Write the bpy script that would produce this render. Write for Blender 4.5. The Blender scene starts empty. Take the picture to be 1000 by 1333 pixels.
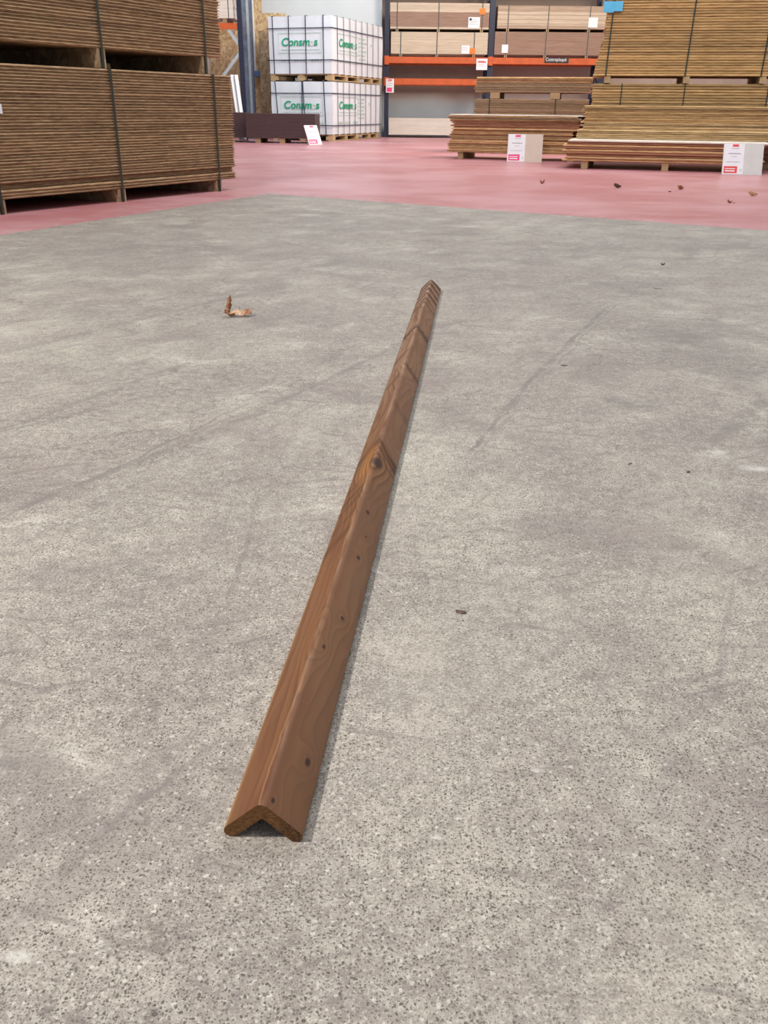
import bpy, bmesh, math, random
from mathutils import Vector, Matrix, noise
random.seed(7)
S = bpy.context.scene
C = S.collection
PI = math.pi

# ------------------------------------------------------------ camera
FPX = 1150.0; CH = 0.72; ROLL = .01
PITCH = math.atan((666.5-142.0)/FPX)
cp, sp, cr, sr = math.cos(PITCH), math.sin(PITCH), math.cos(ROLL), math.sin(ROLL)
FW = Vector((0, cp, -sp)); RT = Vector((cr, sr*sp, sr*cp)); UP = Vector((-sr, cr*sp, cr*cp))
cd = bpy.data.cameras.new('camera'); cam = bpy.data.objects.new('camera', cd); C.objects.link(cam)
cam.matrix_world = Matrix((RT, UP, -FW)).transposed().to_4x4()
cam.location = (0, 0, CH)
cd.sensor_fit = 'HORIZONTAL'; cd.sensor_width = 36; cd.lens = 36*FPX/1000.0
cd.clip_start = .02; cd.clip_end = 200
S.camera = cam

# ------------------------------------------------------------ world and lights
S.view_settings.view_transform = 'Standard'; S.view_settings.look = 'None'
S.view_settings.gamma = 1; S.view_settings.use_curve_mapping = False
S.view_settings.exposure = 0.0
w = bpy.data.worlds.new('daylight'); S.world = w; w.use_nodes = True
w.node_tree.nodes['Background'].inputs[0].default_value = (.86, .93, 1, 1)
w.node_tree.nodes['Background'].inputs[1].default_value = .49
def area(name, loc, target, sx, sy, power, col):
    l = bpy.data.lights.new(name, 'AREA'); l.shape = 'RECTANGLE'; l.size = sx; l.size_y = sy
    l.energy = power; l.color = col
    o = bpy.data.objects.new(name, l); C.objects.link(o); o.location = loc
    o.rotation_euler = (Vector(target)-Vector(loc)).to_track_quat('-Z', 'Y').to_euler()
    return o
area('key_left', (-4.7, .0, 5.3), (0.1, 1.3, 0), .38, .5, 520, (1, .94, .86))  # unseen source at the left, direction read from the trim's shadow
area('fill_near', (.5, -1.0, 6.5), (0.4, 1.8, 0), 3, 3, 62, (1, .88, .68))  # added warm fill for the near floor, no known skylight
area('fill_right', (6.5, 17, 7), (-.8, 24, 1), 3, 4, 1000, (1, .87, .68))  # added warm fill to brighten the wrapped packs' right faces
area('fill_hall', (2, 10, 8), (2, 12, 0), 6, 8, 620, (1, .97, .95))  # added overhead fill for the hall, source unseen
area('fill_back', (-1, 20, 7.5), (-.6, 24, 0), 7, 5, 400, (.85, .94, 1))  # added cool fill over the far packs, source unseen

# ------------------------------------------------------------ layout helpers (camera model used only to measure)
def ray(u, v):
    return FW + RT*((u-500)/FPX) - UP*((v-666.5)/FPX)
def ground(u, v, z=0.0):
    r = ray(u, v); t = (z-CH)/r.z; return (r.x*t, r.y*t)
def on_y(u, v, y):
    r = ray(u, v); t = y/r.y; return (r.x*t, CH+r.z*t)
def proj(x, y, z):
    q = Vector((x, y, z-CH)); d = q.dot(FW)
    return (500+FPX*q.dot(RT)/d, 666.5-FPX*q.dot(UP)/d)
def z_for(x, y, v):
    a, b = -1.0, 9.0
    for _ in range(40):
        m = (a+b)/2
        if proj(x, y, m)[1] > v: a = m
        else: b = m
    return a
def run_to(x, y, z, ang, u):
    a, b = 0.0, 9.0
    for _ in range(40):
        m = (a+b)/2
        if proj(x+math.cos(ang)*m, y+math.sin(ang)*m, z)[0] < u: a = m
        else: b = m
    return a

# ------------------------------------------------------------ node helpers
class N:
    def __init__(s, name, rough=.7):
        s.m = bpy.data.materials.new(name); s.m.use_nodes = True
        s.t = s.m.node_tree; s.b = s.t.nodes['Principled BSDF']
        s.b.inputs['Roughness'].default_value = rough
    def n(s, typ, **k):
        x = s.t.nodes.new(typ)
        for a, v in k.items():
            if hasattr(x, a): setattr(x, a, v)
        return x
    def put(s, sock, v):
        if hasattr(v, 'is_output') or isinstance(v, bpy.types.NodeSocket): s.t.links.new(v, sock)
        else: sock.default_value = v
    def co(s, kind='Object'):
        return s.n('ShaderNodeTexCoord').outputs[kind]
    def map(s, v, scale=(1, 1, 1), rot=(0, 0, 0), loc=(0, 0, 0)):
        x = s.n('ShaderNodeMapping'); s.put(x.inputs[0], v)
        x.inputs['Scale'].default_value = scale; x.inputs['Rotation'].default_value = rot; x.inputs['Location'].default_value = loc
        return x.outputs[0]
    def noise(s, v, scale, detail=4, rough=.55, dist=0, out=0):
        x = s.n('ShaderNodeTexNoise'); s.put(x.inputs['Vector'], v)
        x.inputs['Scale'].default_value = scale; x.inputs['Detail'].default_value = detail
        x.inputs['Roughness'].default_value = rough; x.inputs['Distortion'].default_value = dist
        return x.outputs[out]
    def vor(s, v, scale, feature='F1', rand=1):
        x = s.n('ShaderNodeTexVoronoi', feature=feature); s.put(x.inputs['Vector'], v)
        x.inputs['Scale'].default_value = scale; x.inputs['Randomness'].default_value = rand
        return x
    def math(s, op, a, b=0, c=0, clamp=False):
        x = s.n('ShaderNodeMath', operation=op, use_clamp=clamp)
        s.put(x.inputs[0], a); s.put(x.inputs[1], b); s.put(x.inputs[2], c)
        return x.outputs[0]
    def rng(s, v, a, b, c=0, d=1, smooth=True):
        x = s.n('ShaderNodeMapRange'); x.interpolation_type = 'SMOOTHSTEP' if smooth else 'LINEAR'
        s.put(x.inputs[0], v)
        for i, q in enumerate((a, b, c, d)): s.put(x.inputs[i+1], q)
        return x.outputs[0]
    def mix(s, f, a, b, mode='MIX'):
        x = s.n('ShaderNodeMix', data_type='RGBA', blend_type=mode)
        s.put(x.inputs[0], f)
        for i, q in ((6, a), (7, b)):
            s.put(x.inputs[i], (*q, 1) if isinstance(q, tuple) and len(q) == 3 else q)
        return x.outputs[2]
    def color(s, v): s.put(s.b.inputs['Base Color'], (*v, 1) if isinstance(v, tuple) else v)
    def bump(s, h, strength=.3, dist=.002):
        x = s.n('ShaderNodeBump'); x.inputs['Strength'].default_value = strength; x.inputs['Distance'].default_value = dist
        s.put(x.inputs['Height'], h); s.t.links.new(x.outputs[0], s.b.inputs['Normal'])
    def xyz(s, v):
        x = s.n('ShaderNodeSeparateXYZ'); s.put(x.inputs[0], v); return x.outputs
    def rand(s): return s.n('ShaderNodeObjectInfo').outputs['Random']

def plain(name, col, rough=.6, metal=0, var=.1, scale=8):
    n = N(name, rough); n.b.inputs['Metallic'].default_value = metal
    f = n.noise(n.co(), scale, 4)
    k = n.rng(f, .25, .75, 1-var, 1+var)
    c = n.n('ShaderNodeVectorMath', operation='SCALE'); c.inputs[0].default_value = col; n.put(c.inputs['Scale'], k)
    n.color(c.outputs[0]); return n.m

def board_mat(name, light, dark, sx=3, sz=60, rnd=.25, bump=.5, rough=.8):
    """edge-on board: fibres drawn out along the length, each board its own tone"""
    n = N(name, rough); co = n.co()
    jit = n.n('ShaderNodeVectorMath', operation='ADD'); n.put(jit.inputs[0], co)
    r = n.rand(); cb = n.n('ShaderNodeCombineXYZ'); n.put(cb.inputs[0], n.math('MULTIPLY', r, 37)); n.put(cb.inputs[2], n.math('MULTIPLY', r, 9))
    n.put(jit.inputs[1], cb.outputs[0])
    f = n.noise(n.map(jit.outputs[0], (sx, 6, sz)), 4, 5, .65)
    g = n.noise(n.map(jit.outputs[0], (1, 2, 8)), 2.2, 3)
    c = n.mix(n.rng(f, .33, .67), dark, light)
    c = n.mix(n.rng(g, .3, .75, 0, .3), c, tuple(min(1, q*1.25) for q in light))
    k = n.math('ADD', 1-rnd, n.math('MULTIPLY', r, 2*rnd))
    v = n.n('ShaderNodeVectorMath', operation='SCALE'); n.put(v.inputs[0], c); n.put(v.inputs['Scale'], k)
    n.color(v.outputs[0]); n.bump(f, bump, .003); return n.m

def osb_mat(name, a, b, c):
    n = N(name, .75); co = n.co()
    wv = n.noise(co, 6, 2, .5, 0, 1)
    v = n.n('ShaderNodeVectorMath', operation='MULTIPLY_ADD'); n.put(v.inputs[0], wv); v.inputs[1].default_value = (.3, .3, .3); n.put(v.inputs[2], co)
    o = n.vor(n.map(v.outputs[0], (14, 14, 5)), 1.6)
    x = n.xyz(o.outputs['Color'])
    q = n.mix(n.rng(x[0], .1, .8), a, b); q = n.mix(n.rng(x[1], .65, .95, 0, .8), q, c)
    f = n.noise(n.map(co, (30, 30, 3)), 3, 4)
    q = n.mix(n.rng(f, .4, .8, 0, .35), q, tuple(t*.5 for t in a))
    n.color(q); return n.m

M = {}
M['osb_edge'] = board_mat('osb_edge', (.52, .345, .19), (.17, .092, .046), 3, 55, .12, .9)
M['osb_edge_pale'] = board_mat('osb_edge_pale', (.58, .375, .165), (.26, .15, .057), 1.2, 26, .28, .3)
M['osb_edge_yellow'] = board_mat('osb_edge_yellow', (.62, .44, .23), (.30, .185, .08), 1.2, 26, .34, .3)
M['ply_red'] = board_mat('ply_red', (.42, .19, .105), (.22, .085, .045), 1.2, 26, .4, .3)
M['ply_tan'] = board_mat('ply_tan', (.60, .38, .19), (.31, .165, .075), 1.5, 26, .38, .3)
M['ply_grey'] = board_mat('ply_grey', (.40, .28, .17), (.22, .145, .085), 1.5, 40, .2, .5)
M['ply_white'] = board_mat('ply_white', (.82, .76, .68), (.6, .5, .4), 1, 15, .05, .2)
M['ven_cream'] = board_mat('veneer_cream', (.60, .50, .39), (.47, .37, .27), .5, 12, .07, .2)
M['ven_tan'] = board_mat('veneer_tan', (.47, .36, .27), (.33, .235, .17), .5, 14, .1, .2)
M['ven_brown'] = board_mat('veneer_brown', (.33, .215, .16), (.25, .15, .11), .5, 12, .06, .2)
M['ven_white'] = board_mat('veneer_white', (.66, .60, .54), (.56, .49, .43), .5, 10, .04, .2)
M['film'] = board_mat('film_faced', (.062, .029, .031), (.045, .02, .023), .8, 20, .12, .2, .5)
M['timber'] = board_mat('timber', (.50, .36, .20), (.34, .225, .12), 10, 30, .15, .4)
M['timber_dark'] = board_mat('timber_dark', (.33, .22, .13), (.2, .13, .07), 10, 30, .15, .4)
M['strap'] = plain('strap_green', (.02, .03, .022), .45)
M['strap_blue'] = plain('strap_blue', (.018, .025, .06), .45)
M['strap_grey'] = plain('strap_grey', (.07, .07, .075), .45)
M['wrap'] = plain('wrapping_card', (.755, .80, .86), .55, 0, .04, 3)
M['green_ink'] = plain('green_ink', (.0, .36, .17), .6)
M['faint_ink'] = plain('faint_ink', (.50, .64, .58), .6)
M['pale_ink'] = plain('pale_ink', (.70, .76, .74), .6)
M['orange'] = plain('orange_paint', (.52, .09, .016), .45, 0, .12)
M['galv'] = plain('galvanised', (.45, .50, .54), .4, .5, .1, 20)
M['column'] = plain('column_steel', (.17, .205, .27), .4, .5, .25, 5)
M['white'] = plain('white_paper', (.80, .80, .84), .6, 0, .03)
M['sign_card'] = plain('card_beige', (.60, .50, .42), .7, 0, .04)
M['sign_grey'] = plain('card_grey', (.60, .60, .58), .7, 0, .04)
M['red_ink'] = plain('red_ink', (.75, .07, .07), .6)
M['pink_ink'] = plain('pink_ink', (.80, .05, .20), .6)
M['grey_ink'] = plain('grey_ink', (.38, .38, .42), .6)
M['orange_tag'] = plain('orange_sticker', (.95, .20, .02), .5)
M['blue_tag'] = plain('blue_tag', (.10, .47, .76), .5)
M['black'] = plain('black_plate', (.012, .012, .014), .4)
M['conduit'] = plain('white_conduit', (.7, .72, .74), .4)
M['box_blue'] = plain('blue_box', (.10, .17, .36), .5)
M['osb_wall'] = osb_mat('osb_wall', (.42, .26, .13), (.62, .43, .24), (.78, .60, .38))
M['osb_wall_dark'] = osb_mat('osb_wall_dark', (.25, .16, .09), (.36, .25, .15), (.48, .36, .23))

# perforated rack steel
n = N('rack_blue', .45); co = n.co(); X = n.xyz(co)
zz = n.math('ABSOLUTE', n.math('SUBTRACT', n.math('FRACT', n.math('MULTIPLY', X[2], 12)), .5))
hole = n.math('LESS_THAN', zz, .16)
xx = n.math('LESS_THAN', n.math('ABSOLUTE', n.math('SUBTRACT', n.math('ABSOLUTE', X[0]), .028)), .010)
n.color(n.mix(n.math('MULTIPLY', hole, xx), (.010, .015, .045), (.003, .004, .008))); M['rack'] = n.m

# ------------------------------------------------------------ object helpers
def tag(o, label=None, cat=None, group=None, kind=None):
    if label: o['label'] = label
    if cat: o['category'] = cat
    if group: o['group'] = group
    if kind: o['kind'] = kind
    return o
def empty(name, loc, rz=0, label=None, cat=None, group=None):
    o = bpy.data.objects.new(name, None); C.objects.link(o); o.location = loc; o.rotation_euler = (0, 0, rz)
    o.empty_display_size = .1
    return tag(o, label, cat, group)
def mk(name, me, mats, parent=None, loc=None, rot=None):
    if isinstance(me, bmesh.types.BMesh):
        bm = me; me = bpy.data.meshes.new(name); bmesh.ops.recalc_face_normals(bm, faces=bm.faces); bm.to_mesh(me); bm.free()
    if not me.materials:
        for m in (mats if isinstance(mats, (list, tuple)) else [mats]): me.materials.append(m)
    o = bpy.data.objects.new(name, me); C.objects.link(o)
    if parent: o.parent = parent
    if loc: o.location = loc
    if rot: o.rotation_euler = rot
    return o
def bx(bm, x0, x1, y0, y1, z0, z1, bev=0, mi=0, mat=None):
    v = [bm.verts.new((x, y, z)) for z in (z0, z1) for y in (y0, y1) for x in (x0, x1)]
    if mat is not None:
        for q in v: q.co = mat @ q.co
    fs = [bm.faces.new([v[i] for i in f]) for f in ((0, 2, 3, 1), (4, 5, 7, 6), (0, 1, 5, 4), (2, 6, 7, 3), (0, 4, 6, 2), (1, 3, 7, 5))]
    for f in fs: f.material_index = mi
    if bev:
        es = list({e for f in fs for e in f.edges})
        bmesh.ops.bevel(bm, geom=es, offset=bev, segments=1, affect='EDGES')
    return bm
def box(name, x0, x1, y0, y1, z0, z1, m, parent=None, bev=0, loc=None, rot=None):
    return mk(name, bx(bmesh.new(), x0, x1, y0, y1, z0, z1, bev), m, parent, loc, rot)
def bar(bm, a, b, wx, wz):
    a = Vector(a); b = Vector(b); d = b-a; L = d.length
    q = d.to_track_quat('X', 'Z').to_matrix().to_4x4(); q.translation = a
    return bx(bm, 0, L, -wx/2, wx/2, -wz/2, wz/2, 0, 0, q)
def tube(bm, pts, r, seg=8):
    rings = []
    for i, p in enumerate(pts):
        p = Vector(p); d = (Vector(pts[min(i+1, len(pts)-1)])-Vector(pts[max(i-1, 0)])).normalized()
        q = d.to_track_quat('Z', 'Y')
        rings.append([bm.verts.new(p+q @ Vector((r*math.cos(2*PI*k/seg), r*math.sin(2*PI*k/seg), 0))) for k in range(seg)])
    for a, b in zip(rings, rings[1:]):
        for k in range(seg): bm.faces.new((a[k], a[(k+1) % seg], b[(k+1) % seg], b[k]))
    bm.faces.new(rings[0][::-1]); bm.faces.new(rings[-1]); return bm
def text_mesh(name, body, size, m, parent, loc, rot, shear=0, ext=.0015, bold=0, sx=1):
    cu = bpy.data.curves.new(name, 'FONT'); cu.body = body; cu.size = size; cu.shear = shear; cu.extrude = ext; cu.offset = bold
    t = bpy.data.objects.new('tmp', cu); C.objects.link(t)
    dg = bpy.context.evaluated_depsgraph_get(); me = bpy.data.meshes.new_from_object(t.evaluated_get(dg))
    bpy.data.objects.remove(t); me.materials.clear()
    o = mk(name, me, m, parent, loc, rot); o.scale = (sx, 1, 1); return o

# ------------------------------------------------------------ setting: floor
RA, RB = Vector((-2.358, 5.59)), Vector((-1.094, 8.641)); RD = Vector((2.567, 6.208))
def line_dist(n, X, a, b):
    """signed distance to the line a-b on the floor, positive on its left"""
    d = (b-a).normalized(); nx, ny = -d.y, d.x
    return n.math('ADD', n.math('ADD', n.math('MULTIPLY', X[0], nx), n.math('MULTIPLY', X[1], ny)), -(nx*a.x+ny*a.y))
n = N('floor_concrete_and_red_paint', .6); co = n.co(); X = n.xyz(co)
big = n.noise(co, .9, 5, .6); med = n.noise(co, 4.2, 9, .74, .3); fine = n.noise(co, 45, 5, .7)
grit = n.noise(co, 240, 3, .7)
base = n.mix(n.rng(big, .36, .64), (.345, .308, .272), (.495, .452, .388))
base = n.mix(n.rng(med, .36, .66), n.mix(.6, base, (.20, .168, .16)), base)
base = n.mix(n.rng(med, .55, .70, 0, .75), base, (.62, .585, .53))
base = n.mix(n.rng(fine, .42, .66, 0, .36), base, (.58, .54, .485))
base = n.mix(n.rng(fine, .50, .34, 0, .34), base, (.20, .175, .16))
base = n.mix(n.rng(grit, .5, .66, 0, .36), base, (.74, .70, .64))
base = n.mix(n.rng(grit, .5, .36, 0, .38), base, (.2, .18, .165))
bl = n.noise(n.map(co, loc=(5, 1, 0)), 2.3, 6, .68, .5)
base = n.mix(n.rng(bl, .50, .36, 0, .5), base, (.235, .20, .19))
# brownish stain in the warm patches
base = n.mix(n.rng(n.noise(n.map(co, loc=(3, 9, 0)), 1.6, 5, .6), .5, .78, 0, .35), base, (.37, .31, .28))
expo = n.rng(n.noise(n.map(co, loc=(7, 2, 0)), 2.6, 4, .6), .30, .52, .5, 1)
for sc, th, col, gate, amt in ((165, .30, (.075, .06, .05), .60, .9), (290, .40, (.09, .075, .06), .42, .85), (430, .42, (.12, .10, .085), .40, .7), (85, .17, (.10, .085, .075), .74, .85), (120, .3, (.75, .71, .66), .7, .45)):
    wob = n.n('ShaderNodeVectorMath', operation='MULTIPLY_ADD'); n.put(wob.inputs[0], n.noise(co, sc*1.5, 2, .5, 0, 1)); wob.inputs[1].default_value = (.9/sc,)*3; n.put(wob.inputs[2], co)
    v = n.vor(wob.outputs[0], sc); cx = n.xyz(v.outputs['Color'])
    spot = n.math('MULTIPLY', n.rng(v.outputs['Distance'], th, th*.7), n.math('GREATER_THAN', cx[0], gate))
    base = n.mix(n.math('MULTIPLY', n.math('MULTIPLY', spot, expo), amt), base, col)
# hairline crazing
wob = n.n('ShaderNodeVectorMath', operation='MULTIPLY_ADD'); n.put(wob.inputs[0], n.noise(co, 7, 4, .6, 0, 1)); wob.inputs[1].default_value = (.25,)*3; n.put(wob.inputs[2], co)
cr_ = n.vor(n.map(wob.outputs[0], (1, 1.5, 1)), 5, 'DISTANCE_TO_EDGE')
crm = n.math('MULTIPLY', n.rng(cr_.outputs[0], .022, .0), n.rng(n.noise(n.map(co, loc=(1, 5, 0)), 1.1, 4, .6), .44, .58))
base = n.mix(n.math('MULTIPLY', crm, .65), base, (.15, .125, .115))
# tyre drag marks and sweeping scratches
for rot, sc, lo, hi, amt, col in ((.85, (.7, 7, 1), .56, .72, .5, (.22, .19, .18)), (1.15, (.8, 16, 1), .57, .70, .45, (.22, .195, .19)), (-.5, (1.2, 10, 1), .60, .74, .4, (.23, .2, .195)), (-.8, (1.5, 22, 1), .64, .76, .35, (.64, .62, .60)), (.35, (2.2, 26, 1), .58, .70, .5, (.17, .145, .14)), (-.25, (2, 24, 1), .59, .70, .5, (.18, .15, .145))):
    f = n.noise(n.map(n.map(co, (1, 1, 1), (0, 0, -rot)), sc), 1.5, 5, .65, .3)
    base = n.mix(n.rng(f, lo, hi, 0, amt), base, col)
seg = [((0, 676), (170, 600), .005, .8), ((170, 600), (330, 522), .006, .75), ((190, 606), (400, 512), .005, .6), ((0, 563), (230, 507), .007, .55), ((68, 818), (128, 800), .004, .75), ((180, 800), (200, 742), .005, .5),
       ((700, 900), (760, 930), .003, .5), ((120, 700), (130, 690), .008, .8), ((610, 588), (800, 398), .004, .7), ((760, 455), (1000, 500), .006, .5), ((800, 430), (860, 480), .006, .5), ((700, 1170), (760, 1140), .003, .4), ((850, 800), (960, 760), .004, .4), ((530, 330), (700, 300), .02, .4), ((560, 560), (620, 545), .005, .6),
       ((610, 590), (650, 545), .010, .8), ((650, 545), (700, 485), .013, .8), ((700, 485), (790, 400), .016, .8), ((0, 672), (330, 540), .02, .55), ((330, 540), (560, 430), .02, .5),
       ((0, 560), (250, 470), .02, .45), ((60, 1160), (235, 1000), .009, .7), ((240, 1000), (300, 950), .008, .45), ((300, 790), (335, 640), .008, .5), ((490, 945), (520, 905), .004, .6),
       ((70, 925), (115, 875), .005, .6), ((905, 590), (1000, 520), .03, .5), ((0, 965), (45, 890), .006, .5), ((560, 690), (690, 610), .006, .35),
       ((940, 960), (1000, 1050), .004, .4), ((90, 1240), (120, 1290), .005, .5), ((0, 460), (330, 380), .03, .4), ((100, 620), (420, 500), .012, .35)]
wv = n.noise(co, 9, 4, .6, 0, 1)
wob2 = n.n('ShaderNodeVectorMath', operation='MULTIPLY_ADD'); n.put(wob2.inputs[0], wv); wob2.inputs[1].default_value = (.05,)*3; n.put(wob2.inputs[2], co)
XW = n.xyz(wob2.outputs[0]); brk = n.rng(n.noise(co, 14, 4, .65), .32, .6)
for (p0, p1, wd, amt) in seg:
    amt = min(.9, amt*1.25); a = Vector(ground(*p0)); b = Vector(ground(*p1)); a += Vector((.025, .025)); b += Vector((.025, .025))
    L = (b-a).length; d = (b-a)/L
    across = line_dist(n, XW, a, b)
    al = n.math('ADD', n.math('ADD', n.math('MULTIPLY', XW[0], d.x), n.math('MULTIPLY', XW[1], d.y)), -(d.dot(a)))
    m_ = n.math('MULTIPLY', n.rng(n.math('ABSOLUTE', across), wd, wd*.2), n.math('MULTIPLY', n.rng(al, -.03, .04), n.rng(al, L+.03, L-.04)))
    base = n.mix(n.math('MULTIPLY', n.math('MULTIPLY', m_, brk), amt), base, (.20, .175, .165))
# dark scuffed spots with a shape of their own
for (u, v, r, amt) in ((825, 525, .10, .6), (150, 690, .05, .3), (220, 985, .016, .6), (20, 1010, .06, .45), (905, 440, .35, .4), (640, 600, .12, .2), (960, 480, .3, .35), (150, 712, .02, .6), (195, 745, .03, .6), (285, 682, .03, .5), (5, 990, .02, .8), (600, 915, .012, .6), (130, 655, .02, .5), (720, 440, .05, .5), (790, 520, .04, .5), (200, 330, .5, .25), (60, 330, .4, .25)):
    a = ground(u, v); dx = n.math('SUBTRACT', XW[0], a[0]+.025); dy = n.math('SUBTRACT', XW[1], a[1]+.025)
    dd = n.math('SQRT', n.math('ADD', n.math('MULTIPLY', dx, dx), n.math('MULTIPLY', dy, dy)))
    base = n.mix(n.math('MULTIPLY', n.math('MULTIPLY', n.rng(dd, r, r*.1), brk), amt), base, (.17, .155, .15))
for (u, v, r) in ((622, 1052, .012), (20, 1252, .02), (570, 1095, .01), (930, 590, .05), (985, 610, .05), (690, 1000, .012)):
    a = ground(u, v); dx = n.math('SUBTRACT', XW[0], a[0]+.025); dy = n.math('SUBTRACT', XW[1], a[1]+.025)
    dd = n.math('SQRT', n.math('ADD', n.math('MULTIPLY', dx, dx), n.math('MULTIPLY', n.math('MULTIPLY', dy, dy), 3)))
    base = n.mix(n.math('MULTIPLY', n.math('MULTIPLY', n.rng(dd, r, r*.1), brk), .6), base, (.72, .70, .66))
# painted area
red = n.mix(n.rng(n.noise(co, .7, 4, .6), .35, .68), (.47, .185, .20), (.58, .30, .33))
red = n.mix(n.rng(n.noise(n.map(co, (.6, 4, 1), (0, 0, .3)), 1.6, 5, .65), .52, .78, 0, .5), red, (.74, .46, .49))
red = n.mix(n.rng(n.noise(n.map(co, (1, 3, 1), (0, 0, -.5)), 2.3, 5, .65), .56, .75, 0, .5), red, (.42, .13, .145))
sA = line_dist(n, X, RA, RB); sB = line_dist(n, X, RB, RD)
edge = n.math('MULTIPLY', n.math('SUBTRACT', n.noise(co, 9, 5, .7), .5), .12)
mk_ = n.math('MAXIMUM', sA, sB)
worn = n.rng(mk_, .0, .5, .45, 0)
red = n.mix(n.math('MULTIPLY', worn, n.rng(n.noise(co, 6, 5, .7), .45, .65)), red, (.60, .46, .46))
mask = n.rng(n.math('ADD', mk_, edge), -.012, .012)
n.color(n.mix(mask, base, red))
n.put(n.b.inputs['Roughness'], n.rng(mask, 0, 1, .62, .36))
n.b.inputs['Specular IOR Level'].default_value = .4
hb = n.math('ADD', n.math('MULTIPLY', fine, .6), n.math('MULTIPLY', grit, .5))
n.bump(n.math('MULTIPLY', hb, n.rng(mask, 0, 1, 1, .12)), .5, .0012)
M['floor'] = n.m
fl = mk('floor', bx(bmesh.new(), -22, 22, -12, 29.2, -.15, 0), M['floor']); tag(fl, kind='structure')

# ------------------------------------------------------------ setting: walls
n = N('block_wall', .85); co = n.co(); X = n.xyz(co)
br = n.n('ShaderNodeTexBrick'); n.put(br.inputs['Vector'], n.map(co, (1, 1, 1), (PI/2, 0, 0)))
for k, v in (('Scale', 1), ('Brick Width', .5), ('Row Height', .2), ('Mortar Size', .006)): br.inputs[k].default_value = v
br.inputs['Color1'].default_value = (.42, .325, .275, 1); br.inputs['Color2'].default_value = (.46, .355, .30, 1); br.inputs['Mortar'].default_value = (.38, .30, .26, 1)
nz = n.noise(co, 1.4, 4)
paint = n.rng(n.math('ADD', X[2], n.math('MULTIPLY', nz, .5)), 1.45, 1.0)
n.color(n.mix(paint, br.outputs[0], n.mix(nz, (.40, .45, .50), (.56, .60, .64)))); M['blocks'] = n.m
M['white_wall'] = plain('white_wall', (.66, .69, .72), .7, 0, .04, 1)
WY = 28.6
x0 = -.19
tag(box('wall_back', x0, 14, WY, WY+.3, 0, 8, M['blocks']), kind='structure')
xL = on_y(341, 10, 26.9)[0]
tag(box('wall_white', -9, x0, 27.4, 28.9, 0, 8, M['white_wall']), kind='structure')
# steel column of the hall in front of the boarded wall
ws = empty('steel_column', (on_y(321, 60, 24.4)[0], 24.4, 0), 0, 'grey steel building column between the blue rack post and the OSB clad wall', 'column')
bm = bmesh.new(); bx(bm, -.13, .13, 0, .02, 0, 8); bx(bm, -.13, .13, .24, .26, 0, 8); bx(bm, -.012, .012, .02, .24, 0, 8)
mk('column_section', bm, M['column'], ws)
bm = bmesh.new(); bx(bm, -.2, .2, -.06, .32, 0, .025); mk('base_plate', bm, M['column'], ws)
bm = bmesh.new(); bx(bm, .03, .09, -.03, 0, 0, 8); mk('cable_trunking', bm, M['galv'], ws)['label'] = 'pale galvanised trunking up the column face'
# OSB cladding
def sheet(name, u0, u1, vtop, y, m, label, th=.018, z0=0, ztop=None, u1v=60):
    a = on_y(u0, u1v, y)[0]; b = on_y(u1, u1v, y)[0]
    zt = ztop if ztop else z_for((a+b)/2, y, vtop)
    o = box(name, 0, b-a, 0, th, z0, zt, m, None, 0, (a, y, 0)); tag(o, label, 'wall cladding'); return o
sheet('osb_cladding', 268, 341, 0, 25.6, M['osb_wall'], 'tall OSB sheet cladding behind the grey steel column', ztop=6, u1v=10)
sheet('osb_cladding', 341.3, 372, 17, 25.6, M['osb_wall'], 'pale OSB sheet behind the left edge of the white wrapped packs', u1v=20)
sheet('osb_sheet', 338, 356, 40, 25.2, M['osb_wall_dark'], 'darker brown OSB sheet standing against the pale OSB cladding', u1v=80)['category'] = 'board'
# conduit with switch box
cx_, cz_ = on_y(334, 95, 25.5)
cc = empty('electrical_conduit', (cx_, 25.55, 0), 0, 'white conduit running down the OSB cladding to a small blue box', 'conduit')
bm = bmesh.new(); tube(bm, [(-.03, 0, 5), (-.03, 0, cz_+.05)], .022); mk('pipe', bm, M['conduit'], cc)
bm = bmesh.new(); bx(bm, -.05, .16, -.16, .02, cz_-.09, cz_+.05, .01); mk('switch_box', bm, M['box_blue'], cc)['label'] = 'small blue box'

# ------------------------------------------------------------ board and pack builders
def board_bm(L, D, t, prof, nx=16, wob=.002, seed=0):
    """board with an edge profile running round it; prof = [(inset, z fraction)]"""
    rnd = random.Random(seed); bm = bmesh.new()
    xs = [L*i/nx for i in range(nx+1)]; wf = [rnd.uniform(0, wob) for _ in xs]; wb = [rnd.uniform(0, wob) for _ in xs]
    rings = []
    for ins, zf in prof:
        z = t*zf; r = []
        for i, x in enumerate(xs):
            xx = min(max(x, ins), L-ins); r.append(bm.verts.new((xx, ins+wf[i]+rnd.uniform(0, wob*.4), z)))
        for i in range(nx, -1, -1):
            xx = min(max(xs[i], ins), L-ins); r.append(bm.verts.new((xx, D-ins-wb[i], z)))
        rings.append(r)
    k = len(rings[0])
    for a, b in zip(rings, rings[1:]):
        for i in range(k): bm.faces.new((a[i], a[(i+1) % k], b[(i+1) % k], b[i]))
    for r in (rings[0], rings[-1]):
        for i in range(nx):
            bm.faces.new((r[i], r[i+1], r[k-2-i], r[k-1-i]))
    return bm
FLAT = [(.0008, 0), (0, .06), (0, .94), (.0008, 1)]
TG = [(.015, 0), (.014, .28), (0, .42), (.001, .56), (.012, .72), (.015, 1)]
ROUGH = [(.012, 0), (0, .18), (.0, .70), (.014, .97)]
_bc = {}
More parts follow.
